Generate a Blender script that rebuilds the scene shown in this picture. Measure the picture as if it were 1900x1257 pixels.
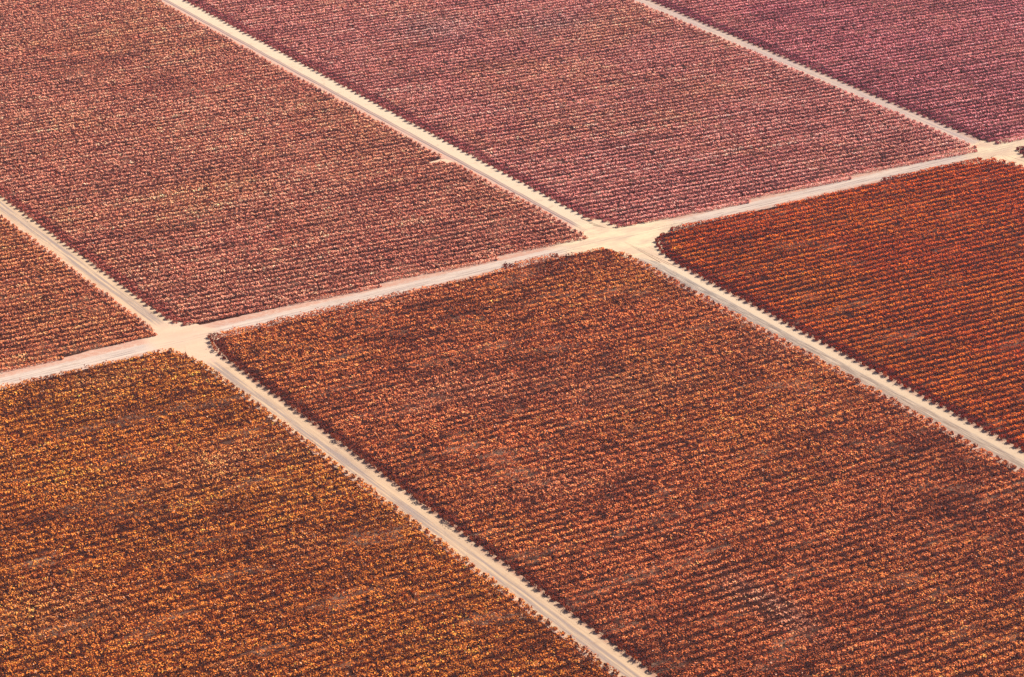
import bpy, math, random
import numpy as np
from mathutils import Vector

# ---------------------------------------------------------------- scene set-up
scene = bpy.context.scene
for o in list(bpy.data.objects):
    bpy.data.objects.remove(o, do_unlink=True)
rng = np.random.default_rng(7)
R = math.radians

# World axes: X runs along the cross track, Y along the long diagonal tracks.
HEIGHT = 312.0                      # aircraft height above the fields
FACING = 32.365                     # camera heading, degrees clockwise from +Y
PITCH = 23.212                      # degrees below the horizon
cam_d = bpy.data.cameras.new('camera')
cam = bpy.data.objects.new('camera', cam_d)
scene.collection.objects.link(cam)
cam.location = (0, 0, HEIGHT)
cam.rotation_euler = (R(90 - PITCH), 0, R(-FACING))
cam_d.sensor_width = 36
cam_d.lens = 102.43
cam_d.clip_start = 1
cam_d.clip_end = 40000
scene.camera = cam

# sun: comes in from the right of the picture
SUN_EL = 36.0
SHADOW_AZ = 226.0                   # direction shadows fall in camera-ground axes (180 = picture left)
ca, sa = math.cos(R(FACING)), math.sin(R(FACING))
def cg(x, y):                       # camera-ground axes (x right, y away) -> world XY
    return (ca * x + sa * y, -sa * x + ca * y)
sx, sy = cg(-math.cos(R(SHADOW_AZ)), -math.sin(R(SHADOW_AZ)))   # towards the sun
sun_dir = Vector((sx * math.cos(R(SUN_EL)), sy * math.cos(R(SUN_EL)), math.sin(R(SUN_EL))))
sd = bpy.data.lights.new('sun', 'SUN')
sd.energy = 5.0
sd.angle = R(0.5)
sd.color = (1.0, 0.95, 0.87)
sun = bpy.data.objects.new('sun', sd)
scene.collection.objects.link(sun)
sun.rotation_euler = sun_dir.to_track_quat('Z', 'Y').to_euler()

world = bpy.data.worlds.new('World')
scene.world = world
world.use_nodes = True
wn = world.node_tree
wn.nodes.clear()
sky = wn.nodes.new('ShaderNodeTexSky')
sky.sky_type = 'NISHITA'
sky.sun_disc = False
sky.sun_elevation = R(SUN_EL)
sky.sun_rotation = math.atan2(sx, sy)
sky.air_density = 0.55
sky.dust_density = 2.5
sky.ozone_density = 0.3
bg = wn.nodes.new('ShaderNodeBackground')
bg.inputs['Strength'].default_value = 0.05
wo = wn.nodes.new('ShaderNodeOutputWorld')
wn.links.new(sky.outputs[0], bg.inputs[0])
wn.links.new(bg.outputs[0], wo.inputs[0])

scene.view_settings.view_transform = 'Standard'
scene.view_settings.look = 'None'
scene.view_settings.exposure = 1.40
scene.view_settings.gamma = 1.0
scene.render.resolution_x = 1024
scene.render.resolution_y = 677

def tag(o, label=None, cat=None, group=None, kind=None):
    if label: o['label'] = label
    if cat: o['category'] = cat
    if group: o['group'] = group
    if kind: o['kind'] = kind
    return o

# ---------------------------------------------------------------- node helpers
class NT:
    def __init__(s, name):
        s.m = bpy.data.materials.new(name)
        s.m.use_nodes = True
        s.t = s.m.node_tree
        s.t.nodes.clear()
        s.out = s.t.nodes.new('ShaderNodeOutputMaterial')
        g = s.t.nodes.new('ShaderNodeNewGeometry')
        s.pos = g.outputs['Position']
        sp = s.t.nodes.new('ShaderNodeSeparateXYZ')
        s.t.links.new(s.pos, sp.inputs[0])
        s.X, s.Y = sp.outputs[0], sp.outputs[1]
    def put(s, sock, v):
        if isinstance(v, bpy.types.NodeSocket): s.t.links.new(v, sock)
        elif isinstance(v, (tuple, list)):
            sock.default_value = tuple(v) + ((1,) if len(v) == 3 and len(sock.default_value) == 4 else ())
        else: sock.default_value = v
    def math(s, op, a, b=0.0, c=0.0, clamp=False):
        n = s.t.nodes.new('ShaderNodeMath'); n.operation = op; n.use_clamp = clamp
        s.put(n.inputs[0], a); s.put(n.inputs[1], b); s.put(n.inputs[2], c)
        return n.outputs[0]
    def smooth(s, v, a, b):
        n = s.t.nodes.new('ShaderNodeMapRange'); n.interpolation_type = 'SMOOTHSTEP'
        s.put(n.inputs[0], v); n.inputs[1].default_value = a; n.inputs[2].default_value = b
        return n.outputs[0]
    def noise(s, sc=(1, 1, 1), off=0.0, detail=3, rough=0.55):
        m = s.t.nodes.new('ShaderNodeMapping')
        s.t.links.new(s.pos, m.inputs[0])
        m.inputs['Scale'].default_value = sc
        m.inputs['Location'].default_value = (off, off * 1.7, 0)
        n = s.t.nodes.new('ShaderNodeTexNoise')
        n.inputs['Scale'].default_value = 1.0
        n.inputs['Detail'].default_value = detail
        n.inputs['Roughness'].default_value = rough
        s.t.links.new(m.outputs[0], n.inputs[0])
        return n.outputs[0]
    def mix(s, f, a, b):
        n = s.t.nodes.new('ShaderNodeMix'); n.data_type = 'RGBA'
        s.put(n.inputs[0], f); s.put(n.inputs[6], a); s.put(n.inputs[7], b)
        return n.outputs[2]
    def band(s, v, c, w, soft):       # 1 inside a band of half width w round c
        d = s.math('ABSOLUTE', s.math('SUBTRACT', v, c))
        n = s.t.nodes.new('ShaderNodeMapRange'); n.interpolation_type = 'SMOOTHSTEP'
        s.put(n.inputs[0], d); n.inputs[1].default_value = w + soft; n.inputs[2].default_value = w
        return n.outputs[0]
    def diffuse(s, col, bump=None, strength=0.4, dist=0.1):
        b = s.t.nodes.new('ShaderNodeBsdfDiffuse')
        b.inputs['Roughness'].default_value = 0.6
        s.put(b.inputs['Color'], col)
        if bump is not None:
            n = s.t.nodes.new('ShaderNodeBump')
            n.inputs['Strength'].default_value = strength
            n.inputs['Distance'].default_value = dist
            s.put(n.inputs['Height'], bump)
            s.t.links.new(n.outputs[0], b.inputs['Normal'])
        s.t.links.new(b.outputs[0], s.out.inputs[0])
        return s.m

CREAM = (0.60, 0.465, 0.325)
PEACH = (0.540, 0.355, 0.227)
PINK = (0.525, 0.341, 0.256)
GREYT = (0.284, 0.220, 0.206)

def worn_sand(n, c):
    """the pale turning places where the tracks meet, the same in every track's material"""
    a = n.noise((0.10, 0.22, 1), 4, 4)
    b = n.noise((0.5, 1.4, 1), 14, 5, 0.7)
    sand = n.mix(n.smooth(a, 0.40, 0.62), (0.696, 0.545, 0.347), (0.580, 0.418, 0.281))
    sand = n.mix(n.math('MULTIPLY', n.smooth(b, 0.52, 0.72), 0.45), sand, (0.394, 0.290, 0.209))
    st = n.noise((0.07, 2.6, 1), 17, 4, 0.65)
    sand = n.mix(n.math('MULTIPLY', n.smooth(st, 0.50, 0.66), 0.5), sand, (0.40, 0.315, 0.25))
    sand = n.mix(n.smooth(n.X, 420, 360), sand, n.mix(0.75, sand, (0.580, 0.392, 0.275)))
    warp = n.math('MULTIPLY', n.math('SUBTRACT', n.noise((0.16, 0.16, 1), 44, 4), 0.5), 14.0)
    w = None
    for jx, jy, rx, ry, k in ((458, 660, 23, 17, .97), (314, 659.0, 11, 18, .86), (604, 658, 17, 13, .85)):
        dx = n.math('DIVIDE', n.math('SUBTRACT', n.X, jx), rx)
        dy = n.math('DIVIDE', n.math('SUBTRACT', n.Y, jy), ry)
        r = n.math('SQRT', n.math('ADD', n.math('MULTIPLY', dx, dx), n.math('MULTIPLY', dy, dy)))
        r = n.math('ADD', r, n.math('DIVIDE', warp, (rx+ry)*.75))
        q = n.math('MULTIPLY', n.smooth(r, 1.15, 0.7), k)
        w = q if w is None else n.math('MAXIMUM', w, q)
    return n.mix(w, c, sand)

def soil_material():
    n = NT('field_soil')
    litter_shade = n.smooth(n.noise((0.9, 1.6, 1), 3, 4), 0.40, 0.62)
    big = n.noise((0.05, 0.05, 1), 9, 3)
    c = n.mix(litter_shade, (0.055, 0.016, 0.007), (0.032, 0.008, 0.003))  # soil and litter sunk near black, painting shade into the row gaps
    dry = n.noise((0.045, 0.10, 1), 9, 4, 0.6)
    c = n.mix(n.math('MULTIPLY', n.smooth(dry, 0.54, 0.70), 0.7), c, (0.27, 0.15, 0.095))
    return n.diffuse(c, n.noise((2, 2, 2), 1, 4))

def track_material(name, axis, centre, half, kind):
    n = NT(name)
    ac, al = (n.X, n.Y) if axis == 'Y' else (n.Y, n.X)
    st = (1.1, 0.035, 1) if axis == 'Y' else (0.035, 1.1, 1)
    fine = (3.2, 0.12, 1) if axis == 'Y' else (0.12, 3.2, 1)
    wob = n.noise((0.08, 0.08, 1), 5, 2)
    t = n.math('DIVIDE', n.math('SUBTRACT', ac, centre), half)     # -1 left edge .. 1 right edge
    t = n.math('ADD', t, n.math('MULTIPLY', n.math('SUBTRACT', wob, 0.5), 0.14))
    s1 = n.noise(st, 2, 4, 0.6)
    s2 = n.noise(fine, 11, 4, 0.65)
    grit = n.noise((1.3, 1.3, 1), 21, 5, 0.7)
    if kind == 'main':
        c = n.mix(n.smooth(t, -0.35, -0.02), PINK, CREAM)
        near = n.smooth(n.Y, 680, 610)
        thin = n.math('MAXIMUM', n.band(t, -0.38, 0.045, 0.05), n.math('MULTIPLY', n.band(t, -0.20, 0.035, 0.05), 0.75))
        thin = n.math('MULTIPLY', n.math('MULTIPLY', thin, n.smooth(s1, 0.26, 0.46)), n.math('SUBTRACT', 1.0, n.math('MULTIPLY', near, 0.6)))
        c = n.mix(n.math('MULTIPLY', thin, 0.85), c, (0.20, 0.155, 0.15))
        wide = n.math('MULTIPLY', n.band(t, 0.0, 0.30, 0.16), n.math('MULTIPLY', near, n.smooth(s2, 0.38, 0.56)))
        c = n.mix(n.math('MULTIPLY', n.math('MULTIPLY', n.band(t, 0.0, 0.34, 0.16), near), 0.5), c, (0.46, 0.385, 0.33))
        c = n.mix(n.math('MULTIPLY', wide, 0.9), c, (0.17, 0.145, 0.135))
        c = n.mix(n.math('MULTIPLY', n.smooth(n.Y, 660, 520), 0.55), c, n.mix(0.5, c, (0.483, 0.305, 0.170)))
        edge = n.math('MULTIPLY', n.smooth(t, -0.55, -0.95), n.smooth(n.noise((0.5, 0.8, 1), 31, 4), 0.42, 0.62))
        c = n.mix(n.math('MULTIPLY', edge, 0.7), c, (0.453, 0.219, 0.151))
    elif kind == 'left':
        c = n.mix(n.smooth(s1, 0.36, 0.62), (0.464, 0.318, 0.207), (0.557, 0.391, 0.246))
        grey = n.math('MULTIPLY', n.band(t, 0.02, 0.22, 0.28), n.smooth(s1, 0.62, 0.40))
        c = n.mix(n.math('MULTIPLY', grey, 0.85), c, (0.288, 0.224, 0.196))
        ruts = n.math('MAXIMUM', n.band(t, -0.18, 0.04, 0.07), n.band(t, 0.26, 0.04, 0.07))
        c = n.mix(n.math('MULTIPLY', n.math('MULTIPLY', ruts, n.smooth(s2, 0.38, 0.6)), 0.55), c, (0.260, 0.195, 0.168))
        c = n.mix(n.math('MULTIPLY', n.smooth(t, -0.45, -0.9), 0.8), c, (0.557, 0.381, 0.290))
    elif kind == 'far':
        c = n.mix(n.smooth(s1, 0.4, 0.62), (0.427, 0.322, 0.280), (0.538, 0.399, 0.298))
        c = n.mix(n.math('MULTIPLY', n.smooth(t, -0.1, -0.8), 0.8), c, (0.577, 0.381, 0.280))
        ruts = n.band(t, 0.2, 0.05, 0.1)
        c = n.mix(n.math('MULTIPLY', n.math('MULTIPLY', ruts, n.smooth(s2, 0.4, 0.6)), 0.5), c, GREYT)
    else:   # cross track
        c = n.mix(n.smooth(s1, 0.38, 0.62), (0.46, 0.36, 0.30), (0.57, 0.45, 0.36))
        c = n.mix(n.math('MULTIPLY', n.smooth(t, 0.55, 1.05), 0.6), c, (0.511, 0.295, 0.203))
        ruts = n.math('MAXIMUM', n.band(t, -0.28, 0.03, 0.06), n.band(t, 0.04, 0.03, 0.06))
        c = n.mix(n.math('MULTIPLY', n.math('MULTIPLY', ruts, n.smooth(s2, 0.47, 0.6)), 0.75), c, (0.251, 0.190, 0.173))
    blot = n.noise((0.25, 0.25, 1), 61, 5, 0.7)
    c = n.mix(n.math('MULTIPLY', n.smooth(blot, 0.52, 0.72), 0.38), c, (0.315, 0.200, 0.135))
    r0, r1 = {'cross': (0.46, 0.86), 'far': (0.52, 1.0), 'left': (0.74, 1.1), 'main': (0.80, 1.12)}[kind]
    rim = n.math('MULTIPLY', n.smooth(n.math('ABSOLUTE', t), r0, r1), n.smooth(n.noise((0.7, 0.7, 1), 71, 4, 0.7), 0.36, 0.56))
    rimcol = (0.469, 0.241, 0.163) if kind == 'cross' else (0.341, 0.156, 0.099)
    c = n.mix(n.math('MULTIPLY', rim, 0.75), c, rimcol)
    c = worn_sand(n, c)
    if kind == 'cross':
        wheel = n.math('MULTIPLY', n.math('MAXIMUM', n.band(t, -0.30, 0.04, 0.06), n.band(t, 0.05, 0.04, 0.06)), n.smooth(s2, 0.46, 0.58))
        c = n.mix(n.math('MULTIPLY', wheel, 0.5), c, (0.25, 0.19, 0.165))
    c = n.mix(n.math('MULTIPLY', n.smooth(grit, 0.55, 0.8), 0.22), c, (0.278, 0.180, 0.126))
    c = n.mix(n.math('MULTIPLY', n.smooth(grit, 0.42, 0.2), 0.25), c, (0.697, 0.571, 0.405))
    return n.diffuse(c, grit, 0.3, 0.08)

def sand_material():
    n = NT('pale_sand')
    c = worn_sand(n, (0.611, 0.433, 0.291))
    return n.diffuse(c, n.noise((1.3, 1.3, 1), 21, 5, 0.7), 0.3, 0.08)

# ---------------------------------------------------------------- ground and tracks
def mesh_obj(name, verts, faces, mat):
    me = bpy.data.meshes.new(name)
    me.from_pydata(verts, [], faces)
    me.update()
    o = bpy.data.objects.new(name, me)
    me.materials.append(mat)
    scene.collection.objects.link(o)
    return o

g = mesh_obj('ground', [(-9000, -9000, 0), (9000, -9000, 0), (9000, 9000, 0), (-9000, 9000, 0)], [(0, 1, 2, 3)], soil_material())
tag(g, kind='structure')

def wobble(n, amp, rough=4):
    x = rng.normal(0, 1, n)
    k = np.ones(rough) / rough
    return np.convolve(x, k, 'same') * amp

def track(name, axis, lo, hi, a0, a1, z, mat, bend=None):
    """a strip between across-coordinates lo and hi, from along-coordinate a0 to a1"""
    step = 0.8
    n = int((a1 - a0) / step) + 1
    al = np.linspace(a0, a1, n)
    b = bend(al) if bend else 0 * al
    L = lo + b + wobble(n, 0.45)
    H = hi + b + wobble(n, 0.45)
    vs = []
    for t, l, h in zip(al, L, H):
        vs += [(l, t, z), (h, t, z)] if axis == 'Y' else [(t, l, z), (t, h, z)]
    fs = [(2*i, 2*i+1, 2*i+3, 2*i+2) for i in range(n-1)]
    if axis == 'X': fs = [f[::-1] for f in fs]
    return tag(mesh_obj(name, vs, fs, mat), kind='structure')

def shift(y):   # the tracks sit 1 m further right below the cross track
    return 1.1 * np.clip((668 - y) / 14, 0, 1)

track('dirt_track', 'Y', 308.5, 316.8, 380, 1150, 0.006, track_material('left_track_gravel', 'Y', 312.9, 3.9, 'left'), shift)
track('dirt_track', 'Y', 447.8, 458.2, 380, 1250, 0.006, track_material('main_track_sand', 'Y', 453.1, 4.9, 'main'), lambda y: 1.4 * np.clip((668 - y) / 14, 0, 1))
track('dirt_track', 'Y', 596.7, 604.5, 560, 1300, 0.006, track_material('far_track_gravel', 'Y', 600.0, 3.8, 'far'))

def patch(name, pts, z, mat, cx, cy):
    vs = [(cx, cy, z)]
    n = len(pts)
    for i in range(n):
        x0, y0 = pts[i]; x1, y1 = pts[(i+1) % n]
        k = max(2, int(math.hypot(x1-x0, y1-y0) / 0.7))
        for j in range(k):
            t = j / k
            vs.append((x0+(x1-x0)*t + rng.normal(0, .22), y0+(y1-y0)*t + rng.normal(0, .22), z))
    m = len(vs) - 1
    fs = [(0, i+1, (i+1) % m + 1) for i in range(m)]
    return tag(mesh_obj(name, vs, fs, mat), kind='structure')

sand = sand_material()
patch('track_junction', [(448.5, 668), (457, 674.5), (462, 675), (462.5, 666.5), (478, 665.2), (476, 657.5), (466.5, 656), (464, 650), (460, 643), (458, 632),
                          (455, 640), (451, 651), (449, 656), (436, 657.2), (434, 664), (447, 666)], 0.011, sand, 456, 660)
patch('track_junction', [(308.5, 668), (316, 673), (320.5, 671.5), (320.5, 666.5), (328, 665), (326, 658), (320, 656.5), (318.5, 648), (312, 645),
                          (309, 651), (306.5, 656.5), (300, 658), (299, 665.5), (307, 667)], 0.011, sand, 313, 660)
patch('track_junction', [(597, 668), (604, 670), (609, 666), (616, 663), (614, 658), (608, 657), (605.5, 650), (603, 640), (598, 644),
                          (594, 653), (585, 655), (584, 664), (595, 666)], 0.011, sand, 601, 658)
patch('sand_patch', [(442.6, 745.4), (446, 744.8), (449.5, 743.6), (449.5, 748.4), (445, 748.3), (442.6, 748.0)], 0.011, sand, 446, 746.8)
patch('verge_sand', [(456, 666), (456, 681), (458.0, 680.5), (462.2, 673.5), (463, 665.5)], 0.012, sand, 458, 670)
patch('verge_sand', [(314.5, 666.2), (314.5, 676), (317, 675), (322, 668.5), (324, 666.2)], 0.012, sand, 317, 669)
track('cross_track', 'X', 657.5, 668.0, 200, 760, 0.016, track_material('cross_track_gravel', 'X', 661.8, 3.9, 'cross'))

# ---------------------------------------------------------------- vines
def lattice(seed):
    return np.random.default_rng(seed).random((256, 256))
def vnoise(x, y, scale, seed):
    L = LAT.setdefault(seed, lattice(seed))
    x = np.asarray(x) / scale + 1000; y = np.asarray(y) / scale + 1000
    xi = np.floor(x).astype(int); yi = np.floor(y).astype(int)
    fx = x - xi; fy = y - yi
    fx = fx*fx*(3-2*fx); fy = fy*fy*(3-2*fy)
    a = L[xi % 256, yi % 256]; b = L[(xi+1) % 256, yi % 256]
    c = L[xi % 256, (yi+1) % 256]; d = L[(xi+1) % 256, (yi+1) % 256]
    return (a*(1-fx)+b*fx)*(1-fy) + (c*(1-fx)+d*fx)*fy
LAT = {}
def fbm(x, y, scale, seed):
    return (vnoise(x, y, scale, seed) + .55*vnoise(x, y, scale/2.1, seed+1) + .3*vnoise(x, y, scale/4.3, seed+2)) / 1.85

def vine_material():
    n = NT('autumn_vine_leaves')
    at = n.t.nodes.new('ShaderNodeAttribute'); at.attribute_name = 'leaf_colour'
    col = at.outputs['Color']
    d = n.t.nodes.new('ShaderNodeBsdfDiffuse')
    tr = n.t.nodes.new('ShaderNodeBsdfTranslucent')
    fine = n.noise((3, 3, 3), 2, 2)
    c = n.mix(n.math('MULTIPLY', n.smooth(fine, 0.45, 0.75), 0.4), col, (0.06, 0.014, 0.005))
    n.put(d.inputs[0], c); n.put(tr.inputs[0], c)
    mx = n.t.nodes.new('ShaderNodeMixShader'); mx.inputs[0].default_value = 0.04
    n.t.links.new(d.outputs[0], mx.inputs[1]); n.t.links.new(tr.outputs[0], mx.inputs[2])
    n.t.links.new(mx.outputs[0], n.out.inputs[0])
    return n.m
VINE = vine_material()

def frame_quad(margin):
    """the patch of ground seen by the camera, grown by margin metres"""
    near, far = 543.8, 1047.8
    q = []
    for y, s in ((near - margin*.8, -1), (near - margin*.8, 1), (far + margin*1.6, 1), (far + margin*1.6, -1)):
        hw = 109.4 + (y - near) * (190.8 - 109.4) / (far - near)
        q.append(cg(s * (hw + margin), y))
    return q
def clip_line(p, d, poly):
    """parameter intervals of p + t d inside polygon (even-odd)"""
    ts = []
    n = len(poly)
    for i in range(n):
        ax, ay = poly[i]; bx, by = poly[(i+1) % n]
        ex, ey = bx-ax, by-ay
        den = d[0]*ey - d[1]*ex
        if abs(den) < 1e-9: continue
        t = ((ax-p[0])*ey - (ay-p[1])*ex) / den
        s = ((ax-p[0])*d[1] - (ay-p[1])*d[0]) / den
        if 0 <= s < 1: ts.append(t)
    ts.sort()
    return [(ts[i], ts[i+1]) for i in range(0, len(ts)-1, 2)]
def isect(a, b):
    out = []
    for x0, x1 in a:
        for y0, y1 in b:
            lo, hi = max(x0, y0), min(x1, y1)
            if hi - lo > 3.0: out.append((lo, hi))
    return out
BUILD = frame_quad(22); SEEN = frame_quad(0)

# block: polygon, row angle, spacing, colours (base, dark, alt), canopy (half length, half width, half height), patchiness
BLOCKS = {
 'LL': dict(poly=[(150, 300), (310.9, 300), (310.9, 644), (308.4, 653), (307.0, 658.6), (150, 658.6)], ang=-1.5, sp=2.92, side='below',
            col=dict(base=(.55, .150, .026), dark=(.17, .030, .007), alt=(.60, .190, .030), pale=(.66, .34, .20)), clump=0.2, shag=1.1, shape=(0,.98,.46), patch=.85, thin=.30,
            text='rusty orange vine row, {} below the cross track in the bottom left block', grp='vine rows in the bottom left block'),
 'LM': dict(poly=[(317.4, 300), (450.6, 300), (450.9, 647), (447.8, 655.2), (441.8, 657.4), (430, 659.3), (330, 658.9), (319.8, 658.9), (317.2, 651)], ang=-1.5, sp=2.92, side='below',
            col=dict(base=(.54, .138, .044), dark=(.16, .028, .010), alt=(.60, .170, .040), pale=(.64, .32, .21)), clump=0.18, shag=0.95, shape=(0,.93,.48), patch=1.0, thin=.16,
            text='orange brown vine row, {} below the cross track between the two long tracks', grp='vine rows in the big lower middle block'),
 'LR': dict(poly=[(458.8, 380), (598.4, 380), (598.4, 645), (596.4, 652), (590.6, 657.6), (472.8, 658.1), (472.0, 656.9), (467.5, 655.5), (464.4, 654), (460.3, 646), (458.5, 632)], ang=-2.2, sp=2.87, side='below',
            col=dict(base=(.47, .070, .010), dark=(.19, .020, .005), alt=(.54, .120, .014), pale=(.50, .18, .08)), clump=0.0, shag=0.3, shape=(0,.76,.52), patch=.7, thin=.05,
            text='deep red vine row, {} below the cross track in the right hand block', grp='vine rows in the deep red right block'),
 'UL': dict(poly=[(316.2, 675), (318.0, 671.2), (319.3, 666.8), (380, 666.0), (448.4, 665.8), (449.6, 690), (449.2, 744.2), (443.2, 745.6), (443.2, 748.4), (448.7, 747.8), (448.9, 1300), (316.1, 1300)], ang=-4.6, sp=3.0, side='above',
            col=dict(base=(.70, .245, .150), dark=(.40, .100, .065), alt=(.71, .265, .135), pale=(.68, .40, .30)), clump=0.55, shag=0.5, shape=(0,.80,.46), patch=.45, thin=.10,
            text='salmon red vine row, {} above the cross track in the large upper left block', grp='vine rows in the large upper left block'),
 'UM': dict(poly=[(457.4, 676), (460.3, 675.0), (461.4, 666.0), (500, 665.0), (560, 664.4), (592, 662.3), (597.8, 663.5), (598.2, 668), (597.8, 1400), (457.4, 1400)], ang=-4.95, sp=3.0, side='above',
            col=dict(base=(.69, .235, .185), dark=(.38, .095, .085), alt=(.70, .26, .16), pale=(.68, .41, .37)), clump=0.12, shag=0.3, shape=(0,.76,.45), patch=.45, thin=.06,
            text='pink red vine row, {} above the cross track in the top middle block', grp='vine rows in the top middle block'),
 'UR': dict(poly=[(603.8, 680), (605.6, 668), (606.3, 663.6), (640, 662.0), (900, 662.0), (900, 1500), (603.8, 1500)], ang=-4.95, sp=3.0, side='above',
            col=dict(base=(.60, .180, .180), dark=(.31, .070, .085), alt=(.62, .20, .17), pale=(.58, .33, .34)), clump=0.12, shag=0.3, shape=(0,.74,.45), patch=.5, thin=.05,
            text='purple red vine row, {} above the cross track in the top right block', grp='vine rows in the top right block'),
 'UO': dict(poly=[(60, 667.0), (308.6, 667.2), (309.6, 673), (309.8, 1200), (60, 1200)], ang=-3.4, sp=2.95, side='above',
            col=dict(base=(.66, .20, .095), dark=(.30, .06, .035), alt=(.68, .23, .09), pale=(.64, .34, .23)), clump=0.5, shag=0.5, shape=(0,.80,.46), patch=.4, thin=.08,
            text='orange vine row, {} above the cross track in the small far left block', grp='vine rows in the small far left block'),
 'RR': dict(poly=[(605.3, 500), (900, 500), (900, 658), (613, 658.6), (607.8, 658.0), (605.2, 651)], ang=-2.2, sp=2.9, side='below',
            col=dict(base=(.44, .085, .055), dark=(.17, .028, .022), alt=(.48, .10, .04), pale=(.46, .2, .14)), clump=0.1, shag=0.4, shape=(0,.66,.56), patch=.5, thin=.05,
            text='dark red vine row, {} below the cross track at the right picture edge', grp='vine rows at the right picture edge'),
}
# bare or struggling spots: x, y, half-extent along the row, half-extent across, strength
def spot(cx, cy, x, y, rx, ry):
    return np.exp(-(((x-cx)/rx)**2 + ((y-cy)/ry)**2) * 1.2)

# darker, later-turning patches and paler, drier ones seen in the lower blocks: x, y, half length, half width, strength
DARKER = [(378.0, 420.8, 26, 16, 0.5), (407.9, 545.5, 14, 7, 0.45), (359.0, 634.8, 12, 5, 0.4), (436.8, 651.3, 16, 6, 0.3), (281.9, 625.4, 12, 7, 0.5), (261.3, 623.0, 8, 7, 0.5), (323.3, 510.1, 10, 10, 0.4), (384.5, 464.9, 10, 6, 0.4), (294.5, 538.1, 12, 8, 0.35), (251.6, 539.6, 12, 6, 0.4), (347.5, 501.2, 14, 7, 0.35), (370.3, 597.6, 14, 6, 0.3), (436.5, 500.6, 12, 10, 0.4), (234.7, 582.7, 8, 8, 0.4), (293.8, 580.1, 8, 5, 0.35), (334.0, 460.2, 10, 6, 0.35), (264.6, 504.2, 14, 8, 0.3), (492.3, 591.7, 14, 9, 0.3), (482.1, 522.6, 10, 12, 0.3)]
PALER = [(284.8, 585.8, 24, 12, 0.5), (358.9, 592.5, 24, 14, 0.5), (394.5, 570.0, 20, 12, 0.4), (373.0, 653.1, 20, 4, 0.3), (220.3, 538.2, 14, 14, 0.4), (345.5, 533.0, 16, 8, 0.35), (282.0, 536.2, 10, 8, 0.3), (448.5, 569.3, 16, 10, 0.3), (284.8, 647.7, 16, 6, 0.3)]
def dist_to_cam(x, y):
    return math.sqrt(x*x + y*y + HEIGHT*HEIGHT)

rows = []
for key, B in BLOCKS.items():
    a = R(B['ang'])
    d = (math.cos(a), math.sin(a)); nrm = (-d[1], d[0])
    offs = [px*nrm[0] + py*nrm[1] for px, py in B['poly']]
    k0, k1 = math.ceil(min(offs)/B['sp']), math.floor(max(offs)/B['sp'])
    blk = []
    for k in range(k0, k1+1):
        o = k*B['sp'] + 1.2
        p = (nrm[0]*o, nrm[1]*o)
        seg = isect(clip_line(p, d, B['poly']), clip_line(p, d, BUILD))
        if not seg: continue
        seen = isect(seg, clip_line(p, d, SEEN))
        area = 0.0
        for lo, hi in seen:
            mx, my = p[0]+d[0]*(lo+hi)/2, p[1]+d[1]*(lo+hi)/2
            area += (hi-lo) / dist_to_cam(mx, my)**2
        blk.append(dict(key=key, p=p, d=d, n=nrm, seg=seg, area=area, off=o))
    blk.sort(key=lambda r: r['off'] if B['side'] == 'above' else -r['off'])
    i = 0
    for r in blk:
        if r['area'] > 0:
            i += 1; r['ord'] = i
    rows += blk
rows.sort(key=lambda r: -r['area'])

def ordinal(n):
    s = 'th' if 10 <= n % 100 <= 20 else {1: 'st', 2: 'nd', 3: 'rd'}.get(n % 10, 'th')
    return '%d%s' % (n, s)

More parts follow.
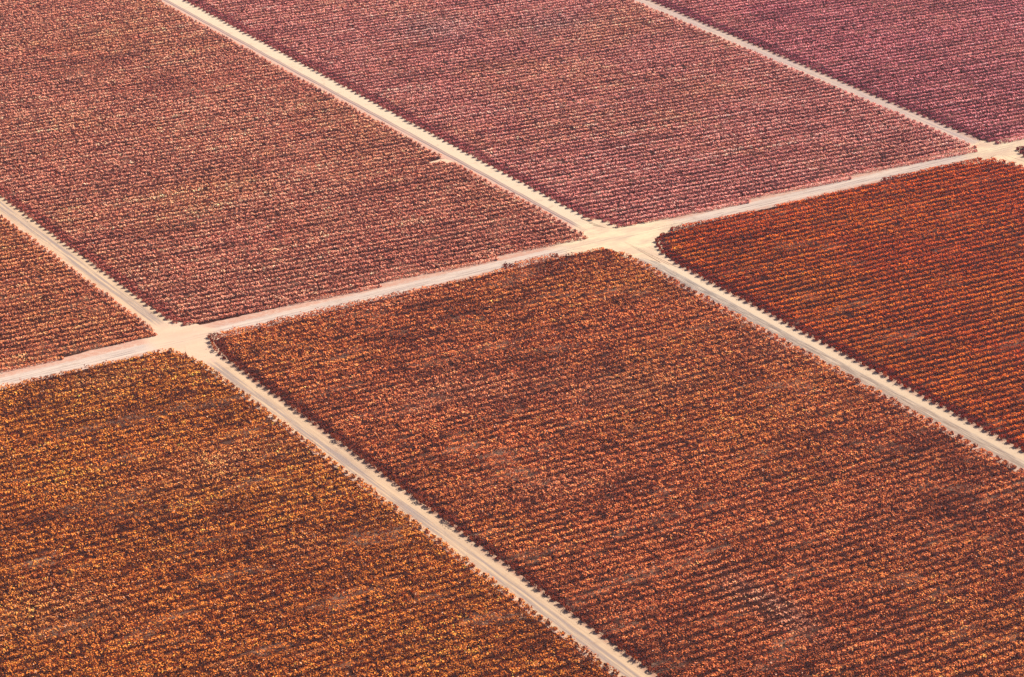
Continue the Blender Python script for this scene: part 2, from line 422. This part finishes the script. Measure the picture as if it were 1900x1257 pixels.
def row_leaves(r):
    """vertices (n,4,3) and colours (n,3) of one row's leaf tufts, in world axes"""
    B = BLOCKS[r['key']]
    C = B['col']; hl, hw, hh = B['shape']
    d = np.array(r['d']); nr = np.array(r['n']); p = np.array(r['p'])
    V, K = [], []
    for lo, hi in r['seg']:
        lo += rng.uniform(0, .5); hi -= rng.uniform(0, .5)
        m = max(4, int((hi-lo) / .8))                      # one entry per 0.8 m of row
        s = np.linspace(lo, hi, m)
        lat = np.convolve(rng.normal(0, .16+.30*B['shag'], m+4), np.ones(5)/5, 'same')[2:-2]
        cx = p[0] + d[0]*s + nr[0]*lat; cy = p[1] + d[1]*s + nr[1]*lat
        vig = fbm(cx/1.5, cy, 20, 50)            # slow change in vigour
        med = fbm(cx/1.7, cy, 6, 70)
        big = fbm(cx, cy, 75, 160)
        # plants 1.6 m apart show as swellings of the row
        ph = 2*np.pi*(s-lo)/1.6 + rng.uniform(0, 6.3)*(1-B['clump'])
        size = 1.0 + .22*B['clump']*np.cos(ph) + rng.normal(0, .06+.13*B['shag'], m) + .55*(med-.5)*B['patch']
        weak = np.clip((fbm(cx, cy*1.8, 20, 90) - (0.84 - .32*B['thin'])) * 4, 0, 1) * (0.25+B['thin'])
        if r['key'] == 'LM':
            weak = np.maximum(weak, spot(353.5, 455.5, cx, cy, 5.0, 15.0)*.75)
        if r['key'] == 'UM':
            weak = np.maximum(weak, .45*spot(513, 870, cx, cy, 14, 16))
            weak = np.maximum(weak, .4*spot(552, 850, cx, cy, 16, 12))
        size = size * (1 - .45*weak) * (1 + rng.normal(0, .04) + .25*(vnoise(s, np.full(m, r['off']*3.1+9), 11, 220)-.5))
        # the last plants of a row slope down to the headland
        end = np.minimum(s-lo, hi-s)
        size = size * (.82 + .18*np.clip(end/.8, 0, 1)**.7) * (1 + .15*np.exp(-(s-lo)/1.2))
        dens = np.clip(.92 + .35*(size-1)*(end > 1) + .35*B['clump']*np.cos(ph) - .5*weak, .1, 1)
        dens = dens * (rng.random(m) > .012) * np.where(rng.random(m) < .10*B['shag'], .35, 1)
        if r['key'] == 'LR':
            dens = dens * (((cx-506.9)/3.4)**2 + ((cy-656.8)/2.6)**2 > 1)
        dist = math.sqrt(float(np.mean(cx))**2 + float(np.mean(cy))**2 + HEIGHT**2)
        n = int(np.clip(34 * (700/dist)**1.3, 20, 44))
        idx = np.repeat(np.arange(m), n)
        idx = idx[rng.random(m*n) < dens[idx]]
        N = len(idx)
        if N == 0: continue
        # tufts on and just inside the skin of a rounded hedge
        th = rng.uniform(-.35, np.pi+.35, N)
        v = np.stack([rng.normal(0, .2, N), np.sign(np.cos(th))*np.abs(np.cos(th))**.75, np.sign(np.sin(th))*np.abs(np.sin(th))**.8], 1)
        rad = 1 - .45*rng.random(N)**1.8
        rad += (rng.random(N) < B['shag']*.2) * rng.uniform(0, .55, N)      # stray shoots
        sc = size[idx]
        lw = v[:, 1]*rad*hw*sc; lz = v[:, 2]*rad
        la = rng.uniform(-.45, .45, N) + rng.normal(0, .08, N)
        P = np.empty((N, 3))
        P[:, 0] = cx[idx] + d[0]*la + nr[0]*lw
        P[:, 1] = cy[idx] + d[1]*la + nr[1]*lw
        P[:, 2] = np.maximum(.06, (.42 + .58*lz)*2*hh*sc)
        nm = np.stack([d[0]*v[:, 0]+nr[0]*v[:, 1], d[1]*v[:, 0]+nr[1]*v[:, 1], v[:, 2]], 1) + rng.normal(0, .13+.22*B['shag'], (N, 3)) + np.array([0, 0, .12])
        nm /= np.linalg.norm(nm, axis=1)[:, None]
        t = np.cross(nm, rng.normal(0, 1, (N, 3))); t /= np.linalg.norm(t, axis=1)[:, None]
        b = np.cross(nm, t)
        hs = rng.uniform(.085, .17, N) * (1 + .35*(dist-600)/450)
        asp = rng.uniform(.7, 1.3, N)
        t *= (hs*asp)[:, None]; b *= (hs/asp)[:, None]
        V.append(np.stack([P-t*.9-b, P+t-b*.7, P+t*.8+b, P-t+b*.9], 1))
        # leaves closing off the two row ends, coloured dark to paint end shade
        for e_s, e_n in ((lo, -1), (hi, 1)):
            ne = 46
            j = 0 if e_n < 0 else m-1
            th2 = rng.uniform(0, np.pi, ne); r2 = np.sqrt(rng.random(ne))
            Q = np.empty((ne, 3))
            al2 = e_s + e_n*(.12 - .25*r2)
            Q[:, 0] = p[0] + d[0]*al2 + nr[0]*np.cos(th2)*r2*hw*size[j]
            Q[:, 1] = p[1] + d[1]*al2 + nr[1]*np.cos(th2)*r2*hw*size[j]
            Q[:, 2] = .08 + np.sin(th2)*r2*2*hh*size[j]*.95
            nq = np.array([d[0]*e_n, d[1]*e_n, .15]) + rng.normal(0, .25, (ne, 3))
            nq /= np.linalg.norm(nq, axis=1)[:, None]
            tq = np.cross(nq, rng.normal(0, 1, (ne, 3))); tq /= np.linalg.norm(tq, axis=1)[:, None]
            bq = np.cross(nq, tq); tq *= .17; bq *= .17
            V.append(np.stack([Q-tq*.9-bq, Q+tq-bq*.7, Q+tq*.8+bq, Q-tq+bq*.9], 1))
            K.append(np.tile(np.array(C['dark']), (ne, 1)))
        # colour: slow red/brown patches, one tone per metre of row, one per tuft
        extra = np.zeros(m)
        for qx, qy, qa, qb, qk in DARKER: extra += qk*spot(qx, qy, cx, cy, qa, qb)
        for qx, qy, qa, qb, qk in PALER: extra -= qk*spot(qx, qy, cx, cy, qa, qb)
        weak = np.clip(weak - .5*np.minimum(extra, 0), 0, .9)
        dk = np.clip(extra*1.8 + (vig - .53)*3.4*B['patch'] + (big-.5)*1.6*B['patch'] + rng.normal(0, .16+.26*B['shag'], m) + (med-.5)*3.2*B['patch'], 0, 1)
        al = np.clip((fbm(cx, cy, 40, 120) - .42)*3 + rng.normal(0, .3, m), 0, 1)
        base, dark, alt, pale = [np.array(C[q]) for q in ('base', 'dark', 'alt', 'pale')]
        c = base + (alt-base)*al[:, None]
        c = c + (dark-c)*(dk*.75)[:, None]
        c = c + (pale-c)*np.clip(weak*.8, 0, 1)[:, None]
        run = vnoise(s, np.full(m, r['off']*7.3), 14, 210) - .5      # each row has its own good and poor stretches
        c = c * np.exp(rng.normal(0, .16, m) + rng.normal(0, .07) + .55*run)[:, None]
        c = c[idx] * np.exp(rng.normal(0, .16+.14*B['shag'], N))[:, None]
        odd = rng.random(N)
        c = np.where((odd < .015*B['shag'])[:, None], pale, c)
        c = np.where((odd > .99)[:, None], np.array([.07, .045, .015]), c)
        K.append(np.clip(c, .005, .75))
        # woody trunk of each vine: two crossed slips from the soil into the canopy
        tx, ty = cx[::2], cy[::2]
        for ang in (0.3, 1.9):
            e = np.array([math.cos(ang), math.sin(ang), 0])*.04
            a0 = np.stack([tx, ty, np.zeros(len(tx))], 1)
            a1 = a0 + np.array([0, 0, .6])
            V.append(np.stack([a0-e, a0+e, a1+e*.7, a1-e*.7], 1))
            K.append(np.tile([.07, .05, .035], (len(tx), 1)))
    if not V: return None
    return np.concatenate(V), np.concatenate(K)

def build(name, V, K, origin):
    V = V - np.array(origin)
    nf = len(V)
    me = bpy.data.meshes.new(name)
    me.vertices.add(nf*4); me.loops.add(nf*4); me.polygons.add(nf)
    me.vertices.foreach_set('co', V.astype(np.float32).ravel())
    me.loops.foreach_set('vertex_index', np.arange(nf*4, dtype=np.int32))
    me.polygons.foreach_set('loop_start', np.arange(0, nf*4, 4, dtype=np.int32))
    at = me.attributes.new('leaf_colour', 'FLOAT_COLOR', 'FACE')
    at.data.foreach_set('color', np.concatenate([K, np.ones((nf, 1))], 1).astype(np.float32).ravel())
    me.update(calc_edges=True)
    me.materials.append(VINE)
    o = bpy.data.objects.new(name, me)
    o.location = origin
    scene.collection.objects.link(o)
    return o

rest_V, rest_K = [], []
count = 0
for r in rows:
    q = row_leaves(r)
    if q is None: continue
    if count < 300 and r['area'] > 0:
        B = BLOCKS[r['key']]
        lo = r['seg'][0][0]
        o = build('vine_row', q[0], q[1], (r['p'][0]+r['d'][0]*lo, r['p'][1]+r['d'][1]*lo, 0))
        tag(o, B['text'].format(ordinal(r['ord'])), 'vine row', B['grp'])
        count += 1
    else:
        rest_V.append(q[0]); rest_K.append(q[1])
o = build('vines', np.concatenate(rest_V), np.concatenate(rest_K), (500, 900, 0))
tag(o, 'far pinkish red rows of vines in the upper blocks', 'vines', kind='stuff')
print('rows', len(rows), 'leaf tufts', sum(len(m.polygons) for m in bpy.data.meshes))

# ---------------------------------------------------------------- air
def haze():
    x0, x1, y0, y1, z0, z1 = -9100, 9100, -9100, 9100, -1.0, 330.0
    vs = [(x, y, z) for z in (z0, z1) for y in (y0, y1) for x in (x0, x1)]
    fs = [(0, 2, 3, 1), (4, 5, 7, 6), (0, 1, 5, 4), (2, 6, 7, 3), (0, 4, 6, 2), (1, 3, 7, 5)]
    m = bpy.data.materials.new('air')
    m.use_nodes = True
    t = m.node_tree; t.nodes.clear()
    out = t.nodes.new('ShaderNodeOutputMaterial')
    v = t.nodes.new('ShaderNodeVolumePrincipled')
    v.inputs['Color'].default_value = (0.92, 0.74, 1.0, 1)
    v.inputs['Density'].default_value = 0.00003
    v.inputs['Anisotropy'].default_value = 0.2
    t.links.new(v.outputs[0], out.inputs['Volume'])
    o = mesh_obj('haze', vs, fs, m)
    tag(o, kind='stuff')
haze()
